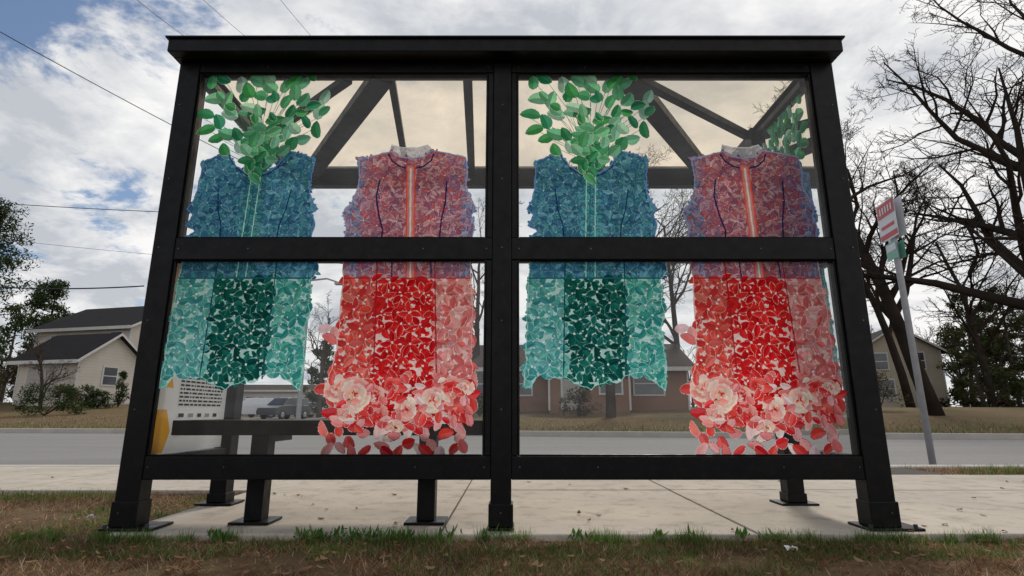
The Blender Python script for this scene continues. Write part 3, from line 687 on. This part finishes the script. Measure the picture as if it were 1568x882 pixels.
# ------------------------------------------------------------------ trees
def bare_tree(name,base,height,r0,seed,lean=(0,0),counts=(10,7,6,4),spread=.95,trunk_frac=.75,mat=None,min_r=.008,mb=None,first=.28):
    rr=random.Random(seed); own=mb is None
    if own: mb=MB()
    def grow(p,d,ln,r,lv):
        ns=(7,5,4,3,3)[lv]; pts=[p.copy()]; rads=[r]; dd=d.copy(); dirs=[dd.copy()]
        wob=(.06,.15,.22,.28,.3)[lv]
        for i in range(ns):
            dd=(dd+Vector((rr.gauss(0,wob),rr.gauss(0,wob),rr.gauss(0,wob)*.7+(.03 if lv>0 else .0)))).normalized()
            p=p+dd*ln/ns; t=(i+1)/ns; pts.append(p.copy()); rads.append(max(min_r*.6,r*(1-.82*t) if lv else r*(1-.72*t))); dirs.append(dd.copy())
        mb.tube(pts,rads,(8,6,4,3,3)[lv],cap=(lv==0))
        if lv>=len(counts): return
        nc=counts[lv]
        for k in range(nc):
            t=(first if lv==0 else .2)+(1-(first if lv==0 else .2))*(k+rr.uniform(.1,.9))/nc; t=min(t,.99)
            i=min(int(t*ns),ns-1); f=t*ns-i; q=pts[i].lerp(pts[i+1],f); rq=rads[i]*(1-f)+rads[i+1]*f
            dl=dirs[i+1]; ax=dl.cross(Vector((rr.gauss(0,1),rr.gauss(0,1),rr.gauss(0,1)))).normalized()
            an=rr.uniform(.55,1.0)*spread; nd=(Matrix.Rotation(an,3,ax)@dl)
            if lv<=1 and nd.z<.02: nd.z=abs(nd.z)*.5+.05; nd.normalize()
            l2=ln*(.62 if lv==0 else .55)*rr.uniform(.65,1.15)*(1-.45*t)
            grow(q,nd,l2,max(min_r,min(rq*.62,r*.5)),lv+1)
    d0=Vector((lean[0],lean[1],1)).normalized()
    grow(Vector(base)-Vector((0,0,.2)),d0,height*trunk_frac,r0,0)
    if own: return mb.build(name,[mat or M_bark],smooth=True)
def gb(px,D): 
    X=ray(px,620)[0]*D; return Vector((X,D,g(X,D)))
bare_tree('bare_tree',gb(1432,24),18.5,.34,11,lean=(-.17,.02),counts=(15,10,7,5),spread=1.0,min_r=.012)
bare_tree('bare_tree',gb(1600,17),18,.36,23,lean=(-.06,.0),counts=(16,10,7,5),spread=1.12,min_r=.0095,first=.2)
bare_tree('bare_tree',gb(1395,36),22,.28,35,lean=(-.05,0),counts=(13,9,6,4),spread=.9,min_r=.015,mat=M_bark)
bare_tree('bare_tree',gb(1520,40),17,.28,37,lean=(0,0),counts=(12,8,6,4),spread=.95,min_r=.015,mat=M_bark)
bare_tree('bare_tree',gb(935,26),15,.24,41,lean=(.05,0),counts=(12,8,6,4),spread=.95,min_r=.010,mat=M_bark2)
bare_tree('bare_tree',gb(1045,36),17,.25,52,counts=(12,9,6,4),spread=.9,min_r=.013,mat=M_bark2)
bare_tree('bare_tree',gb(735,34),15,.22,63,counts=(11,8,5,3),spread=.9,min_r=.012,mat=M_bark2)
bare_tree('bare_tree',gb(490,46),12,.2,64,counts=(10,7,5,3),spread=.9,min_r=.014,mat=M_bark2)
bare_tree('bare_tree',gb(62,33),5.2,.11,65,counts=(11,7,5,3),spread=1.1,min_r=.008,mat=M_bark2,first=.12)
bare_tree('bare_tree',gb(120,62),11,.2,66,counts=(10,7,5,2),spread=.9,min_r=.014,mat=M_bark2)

def clump(mb,c,r,n,s,cols,rr,squash=.8):
    for _ in range(n):
        v=Vector((rr.gauss(0,1),rr.gauss(0,1),rr.gauss(0,1))).normalized()*r*rr.random()**.4; v.z*=squash; p=c+v
        a=Vector((rr.gauss(0,1),rr.gauss(0,1),rr.gauss(0,1))).normalized()*s*rr.uniform(.5,1.3); b=Vector((rr.gauss(0,1),rr.gauss(0,1),rr.gauss(0,1))).normalized()*s*rr.uniform(.3,.8)
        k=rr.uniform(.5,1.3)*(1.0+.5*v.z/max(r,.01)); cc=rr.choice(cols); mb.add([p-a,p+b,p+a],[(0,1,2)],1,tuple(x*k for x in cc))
dkg=[(.045,.07,.028),(.06,.09,.035),(.032,.05,.022)]; olv=[(.08,.085,.04),(.07,.08,.035)]; brn=[(.13,.09,.055),(.10,.07,.045)]
def pine(name,base,h,seed,crown0=.35,cw=.22,cols=dkg,n=34,s=.28,mb=None,dens=70):
    rr=random.Random(seed); own=mb is None
    if own: mb=MB()
    mb.tube([base-Vector((0,0,.2)),base+Vector((rr.uniform(-.2,.2),0,h*.5)),base+Vector((rr.uniform(-.3,.3),0,h))],[h*.018,h*.012,h*.003],7)
    for i in range(n):
        t=crown0+(1-crown0)*(i+.5)/n; rad=h*cw*(1-((t-crown0)/(1-crown0))**1.5*.8)*rr.uniform(.3,1.05); a=rr.uniform(0,6.28)
        q=base+Vector((math.cos(a)*rad,math.sin(a)*rad,h*t+rr.uniform(-.3,.3))); mb.tube([base+Vector((0,0,h*t-.4)),q],[h*.004,h*.0015],3)
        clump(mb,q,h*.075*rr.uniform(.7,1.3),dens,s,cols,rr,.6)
    if own: return mb.build(name,[M_bark,M_leaf])
def shrub(name,base,w,h,seed,cols=dkg,cone=False,n=26,s=.09,dens=60):
    rr=random.Random(seed); mb=MB()
    for i in range(5): mb.tube([base,base+Vector((rr.uniform(-w,w)*.3,rr.uniform(-w,w)*.3,h*.6))],[.03,.01],4)
    for i in range(n):
        t=rr.random(); ww=w*.5*((1-t)*.9+.1 if cone else (1-.45*t)); a=rr.uniform(0,6.28); q=base+Vector((math.cos(a)*ww*rr.random()**.5,math.sin(a)*ww*rr.random()**.5*.6,h*(.12+.78*t)))
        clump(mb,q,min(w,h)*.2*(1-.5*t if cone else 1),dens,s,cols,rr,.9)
    return mb.build(name,[M_bark,M_leaf])
pine('pine_tree',gb(-62,36),13.5,1,crown0=.2,cw=.22,n=64,dens=150,s=.17)
pine('pine_tree',gb(50,60),13.5,2,crown0=.55,cw=.22,n=34,s=.27,dens=120)
pine('pine_tree',gb(492,52),7,3,crown0=.1,cw=.28,n=40,s=.25)
shrub('hedge',gb(70,28),3.8,1.6,5,n=40); shrub('juniper_shrub',gb(181,34),1.5,2.4,6,cone=True); shrub('bush',gb(125,34),1.8,1.3,7,cols=olv+dkg); shrub('bush',gb(22,38),3.4,3,8,cols=brn,n=40); shrub('bush',gb(98,32),1.6,1.5,9,cols=brn+olv); shrub('bush',gb(150,33),1.6,1.1,19,cols=dkg)
shrub('bush',gb(885,27),2.2,1.4,10,cols=olv+brn); shrub('bush',gb(735,28),2.0,1.1,12,cols=dkg); shrub('bush',gb(1345,28),2.6,2.4,13,cols=olv+brn); shrub('bush',gb(1180,29),3,1.6,14,cols=brn)
mb=MB(); rr=random.Random(99)
for i in range(62):
    X=-95+i*3.1+rr.uniform(-1,1); Y=rr.uniform(66,88); b=Vector((X,Y,g(X,Y)))
    if abs(X/Y+.42)<.09: Y+=25; b=Vector((X,Y,g(X,Y)))
    if rr.random()<.35: pine('',b,rr.uniform(8,12),i,crown0=.15,cw=.25,cols=dkg+olv,n=20,s=.5,mb=mb,dens=35)
    else: bare_tree('',b,rr.uniform(9,13),.2,i+300,counts=(9,6,5),mb=mb,min_r=.03,spread=.85)
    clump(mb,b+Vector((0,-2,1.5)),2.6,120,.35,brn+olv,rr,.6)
mb.build('distant_trees',[M_bark2,M_leaf])
mb=MB()
for i in range(22):
    q=.80+.36*(i+rr.random()*.7)/22; Y=rr.uniform(41,56); X=q*Y; b=Vector((X,Y,g(X,Y)))
    if i%3!=1: pine('',b,rr.uniform(6.5,11),i+70,crown0=.02,cw=.27,cols=dkg+olv+brn[:1],n=34,s=.22,mb=mb,dens=95)
    else: bare_tree('',b,rr.uniform(9,13),.2,i+700,counts=(9,7,6),mb=mb,min_r=.025,spread=.9)
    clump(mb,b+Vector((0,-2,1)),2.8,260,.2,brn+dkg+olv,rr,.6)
mb.build('evergreen_trees',[M_bark2,M_leaf])

# ------------------------------------------------------------------ houses
def siding(name,c,step=.2):
    m,t,Nn,Ll=nt(name); out=Nn.new('ShaderNodeOutputMaterial'); p=Nn.new('ShaderNodeBsdfPrincipled'); p.inputs['Roughness'].default_value=.8
    tc=Nn.new('ShaderNodeTexCoord'); f,_=noise_fac(Nn,Ll,.8,4)
    cc=mixc(Nn,Ll,f,c,tuple(x*.85 for x in c))
    wv=Nn.new('ShaderNodeTexWave'); wv.bands_direction='Z'; wv.wave_profile='SAW'; wv.inputs['Scale'].default_value=.314/step*1.0; Ll.new(tc.outputs['Object'],wv.inputs['Vector'])
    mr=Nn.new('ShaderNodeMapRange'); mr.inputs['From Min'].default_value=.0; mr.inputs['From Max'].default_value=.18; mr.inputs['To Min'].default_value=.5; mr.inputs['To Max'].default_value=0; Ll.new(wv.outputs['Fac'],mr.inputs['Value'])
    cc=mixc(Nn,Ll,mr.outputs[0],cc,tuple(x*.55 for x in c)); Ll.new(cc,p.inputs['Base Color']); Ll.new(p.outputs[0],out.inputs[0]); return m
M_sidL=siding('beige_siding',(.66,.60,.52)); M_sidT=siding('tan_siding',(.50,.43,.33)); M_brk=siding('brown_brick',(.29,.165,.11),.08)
M_shin=pmat('roof_shingles',(.022,.021,.022),(.035,.033,.034),3,.95,stretch=(1,1,8),spec=.1); M_shin2=pmat('roof_shingles_brown',(.07,.055,.047),(.05,.04,.034),3,.9,spec=.1)
M_trim=pmat('white_trim',(.66,.65,.62),(.56,.55,.53),5,.6); M_win=pmat('window_glass',(.03,.035,.04),(.06,.07,.08),1,.08,spec=.8); M_door=pmat('door',(.45,.42,.38),(.38,.35,.32),3,.6)
def house(name,blocks,wall,roof,rotz,origin,wins,doors=()):
    e=empty(name); e.location=origin; e.rotation_euler=(0,0,rotz)
    W=MB();RF=MB();T=MB();G=MB();Dm=MB()
    for (x0,x1,y0,y1,z0,ze,zr,ax) in blocks:
        W.box(x0,x1,y0,y1,z0-1,ze); ov=.45; th=.14
        if ax=='X':
            ym=(y0+y1)/2
            for x in (x0,x1): W.add([(x,y0,ze),(x,y1,ze),(x,ym,zr)],[(0,1,2)])
            sl=(zr-ze)/(ym-y0)
            for sgn_,ye in ((-1,y0),(1,y1)):
                yo=ye+sgn_*ov; zo=ze-sl*ov
                vs=[(x0-ov,yo,zo),(x1+ov,yo,zo),(x1+ov,ym,zr),(x0-ov,ym,zr)]; vt=[(a,b,c+th) for a,b,c in vs]
                RF.add(vs+vt,[(0,1,2,3),(4,7,6,5),(0,4,5,1),(1,5,6,2),(3,7,4,0)])
                T.box(x0-ov,x1+ov,min(yo,yo+sgn_*.04),max(yo,yo+sgn_*.04),zo-.08,zo+th+.01)
                for xx in (x0-ov-.03,x1+ov+.002): 
                    T.add([(xx,yo,zo-.06),(xx,ym,zr-.06),(xx,ym,zr+th*.8),(xx,yo,zo+th*.8),(xx+.028,yo,zo-.06),(xx+.028,ym,zr-.06),(xx+.028,ym,zr+th*.8),(xx+.028,yo,zo+th*.8)],[(0,1,2,3),(7,6,5,4),(0,4,5,1),(2,6,7,3)])
        else:
            xm=(x0+x1)/2
            for y in (y0,y1): W.add([(x0,y,ze),(x1,y,ze),(xm,y,zr)],[(0,1,2)])
            sl=(zr-ze)/(xm-x0)
            for sgn_,xe in ((-1,x0),(1,x1)):
                xo=xe+sgn_*ov; zo=ze-sl*ov
                vs=[(xo,y0-ov,zo),(xo,y1+ov,zo),(xm,y1+ov,zr),(xm,y0-ov,zr)]; vt=[(a,b,c+th) for a,b,c in vs]
                RF.add(vs+vt,[(0,1,2,3),(4,7,6,5),(0,4,5,1),(1,5,6,2),(3,7,4,0)])
                yy=y0-ov-.03; T.add([(xo,yy,zo-.06),(xm,yy,zr-.06),(xm,yy,zr+th*.8),(xo,yy,zo+th*.8),(xo,yy+.028,zo-.06),(xm,yy+.028,zr-.06),(xm,yy+.028,zr+th*.8),(xo,yy+.028,zo+th*.8)],[(0,1,2,3),(7,6,5,4),(0,4,5,1),(2,6,7,3)])
        for x in (x0,x1): T.box(x-.05,x+.05,y0-.03,y0+.05,z0,ze)
    for (f,u,v,z,wd,ht) in wins:
        if f=='S':
            T.box(u-wd/2-.1,u+wd/2+.1,v-.06,v,z-.1,z+ht+.1); G.box(u-wd/2,u+wd/2,v-.075,v-.062,z,z+ht); T.box(u-wd/2,u+wd/2,v-.09,v-.076,z+ht/2-.03,z+ht/2+.03)
        else:
            T.box(v,v+.06,u-wd/2-.1,u+wd/2+.1,z-.1,z+ht+.1); G.box(v+.062,v+.075,u-wd/2,u+wd/2,z,z+ht); T.box(v+.076,v+.09,u-wd/2,u+wd/2,z+ht/2-.03,z+ht/2+.03)
    for (u,v,z,wd,ht) in doors:
        T.box(u-wd/2-.1,u+wd/2+.1,v-.06,v,z,z+ht+.1); Dm.box(u-wd/2,u+wd/2,v-.08,v-.062,z,z+ht)
    W.build('walls',[wall],e); RF.build('roof',[roof],e); T.build('trim',[M_trim],e); G.build('windows',[M_win],e)
    if doors: Dm.build('door',[M_door],e)
z0=1.3
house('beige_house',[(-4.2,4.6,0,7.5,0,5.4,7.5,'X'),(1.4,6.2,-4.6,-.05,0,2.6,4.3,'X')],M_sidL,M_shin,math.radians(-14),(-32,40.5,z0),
 [('S',-2.2,0,3.5,.9,1.3),('S',.8,0,3.5,.9,1.3),('S',3.4,0,3.9,.9,1.0),('E',2.2,4.6,3.4,.9,1.3),('E',5.2,4.6,3.4,.9,1.3),('S',-2.4,0,.9,1.5,1.3),('E',-2.4,6.2,1.0,.9,1.1),('S',-.3,0,.9,.8,1.3)],
 [(3.6,-4.6,0,2.6,2.1)])
house('brown_ranch_house',[(-6.6,6.4,0,8,0,2.45,4.1,'X'),(-1.5,2.8,-2.0,-.05,0,2.35,3.3,'Y')],M_brk,M_shin2,math.radians(-3),(3.6,32,.62),
 [('S',-5.0,0,.9,1.3,1.2),('S',-3,0,.9,1.0,1.2),('S',4.2,0,.9,1.6,1.2),('S',1.8,-2.0,.9,1.1,1.2)],[(-.3,-2.0,0,.95,2.05)])
house('tan_house',[(-3.2,3.0,0,8,0,4.6,6.6,'Y')],M_sidT,M_shin,math.radians(-14),(32.3,46,.95),
 [('S',-1.4,0,3.1,.9,1.3),('S',1.3,0,3.1,.9,1.3),('S',-1.3,0,.8,1.2,1.4)],[(1.4,0,0,1.0,2.1)])
M_wh=siding('white_siding',(.62,.61,.58))
house('white_commercial_building',[(-7,7,0,8,0,3.2,4.0,'X')],M_wh,M_shin2,0,(-29,72,.1),[('S',-4,0,.8,2.2,1.6),('S',0,0,.8,2.2,1.6),('S',4,0,.8,2.2,1.6)],[(2,0,0,1,2.1)])

mb=MB(); x=-33.0
while x<-31.4:
    y=31-.05*x; z=g(x,y); mb.box(x,x+.14,y,y+.03,z-.05,z+1.35+R.uniform(-.03,.03)); x+=.16
mb.build('wooden_fence',[M_wood])
mb=MB(); vs=[];xn=12;yn=13
for i in range(xn):
    for j in range(yn):
        x=-29+i*1.75+0; y=36+j*2.2; vs.append((x,y,g(x,y)+.03))
mb.add(vs,[(i*yn+j,(i+1)*yn+j,(i+1)*yn+j+1,i*yn+j+1) for i in range(xn-1) for j in range(yn-1)]); mb.build('parking_lot',[M_asph])

# ------------------------------------------------------------------ cars
M_tire=pmat('tyre',(.02,.02,.02),(.03,.03,.03),9,.9); M_rim=pmat('wheel_rim',(.4,.4,.42),(.3,.3,.32),9,.4,metal=.7); M_cg=pmat('car_glass',(.02,.025,.03),(.03,.035,.04),2,.05,spec=.8)
M_lamp=pmat('car_lamp',(.5,.04,.03),(.4,.03,.03),4,.3)
def car(name,x,y,rot,paint,suv=False):
    e=empty(name); e.location=(x,y,g(x,y)+.03); e.rotation_euler=(0,0,rot); hh=.22 if suv else 0
    m=pmat(name+'_paint',paint,tuple(v*.9 for v in paint),3,.25)
    low=[(-2.2,.32),(-2.25,.6),(-2.15,.86),(-1.2,.98+hh*.5),(1.9,1.0+hh*.5),(2.2,.92),(2.25,.5),(2.15,.3)]
    top=[(-1.25,.97+hh*.5),(-.55,1.42+hh),(.2,1.48+hh),(1.2 if not suv else 1.9,1.42+hh),(1.85 if not suv else 2.15,.99+hh*.5)]
    b=MB()
    def ext(mb,pr,w0,w1,mat=0):
        n=len(pr); zm=min(p[1] for p in pr); zM=max(p[1] for p in pr); wf=lambda z:w0+(w1-w0)*(z-zm)/(zM-zm)
        vs=[(p[0],-wf(p[1]),p[1]) for p in pr]+[(p[0],wf(p[1]),p[1]) for p in pr]
        mb.add(vs,[tuple(range(n)),tuple(range(2*n-1,n-1,-1))]+[(i,(i+1)%n+0,(i+1)%n+n,i+n)[::-1] for i in range(n)],mat)
    ext(b,low,.88,.86); ext(b,top,.80,.62)
    b.build('body',[m],e,bevel=.05)
    w_=MB(); t=[(-.98,1.02+hh*.5),(-.52,1.34+hh),(.2,1.39+hh),(1.15 if not suv else 1.75,1.34+hh),(1.5 if not suv else 1.95,1.03+hh*.5)]
    n=len(t)
    for s_ in (-1,1): w_.add([(p[0],s_*(.815-(p[1]-.97)*.33+.012),p[1]) for p in t],[tuple(range(n))])
    w_.add([(-1.2,-.68,1.04+hh*.5),(-1.2,.68,1.04+hh*.5),(-.62,.58,1.38+hh),(-.62,-.58,1.38+hh)],[(0,1,2,3)])
    xr=1.86 if not suv else 2.17; w_.add([(xr,-.68,1.04+hh*.5),(xr,.68,1.04+hh*.5),(xr-.5 if not suv else xr-.2,.58,1.38+hh),(xr-.5 if not suv else xr-.2,-.58,1.38+hh)],[(0,1,2,3)])
    w_.build('windows',[M_cg],e)
    k=MB()
    for X in (-1.4,1.4):
        for s_ in (-1,1):
            k.tube([Vector((X,s_*.72,.34)),Vector((X,s_*.90,.34))],[.34,.33],18,0); k.tube([Vector((X,s_*.895,.34)),Vector((X,s_*.915,.34))],[.21,.19],14,1)
    k.build('wheels',[M_tire,M_rim],e)
    l=MB()
    for s_ in (-1,1): l.box(2.2,2.27,s_*.7-.14,s_*.7+.14,.68,.84)
    l.build('lights',[M_lamp],e)
def cx_(px,D): return ray(px,630)[0]*D
car('parked_car',cx_(385,48),48,math.radians(35),(.66,.67,.70),True)
car('parked_car',cx_(436,45),45,math.radians(75),(.05,.055,.06),True)
car('parked_car',cx_(466,53),53,math.radians(60),(.65,.66,.68))
car('parked_car',cx_(412,56),56,math.radians(70),(.20,.21,.23))

# ------------------------------------------------------------------ camera
cd=bpy.data.cameras.new('camera'); cam=bpy.data.objects.new('camera',cd); col_root.objects.link(cam)
cd.sensor_width=36; cd.lens=36*F/1568; cam.location=(0,0,H); cam.rotation_euler=(math.radians(90)+TH,0,0); cd.clip_start=.05; cd.clip_end=2000
scn.camera=cam
scn.view_settings.view_transform='Standard'; scn.view_settings.look='None'; scn.view_settings.exposure=0
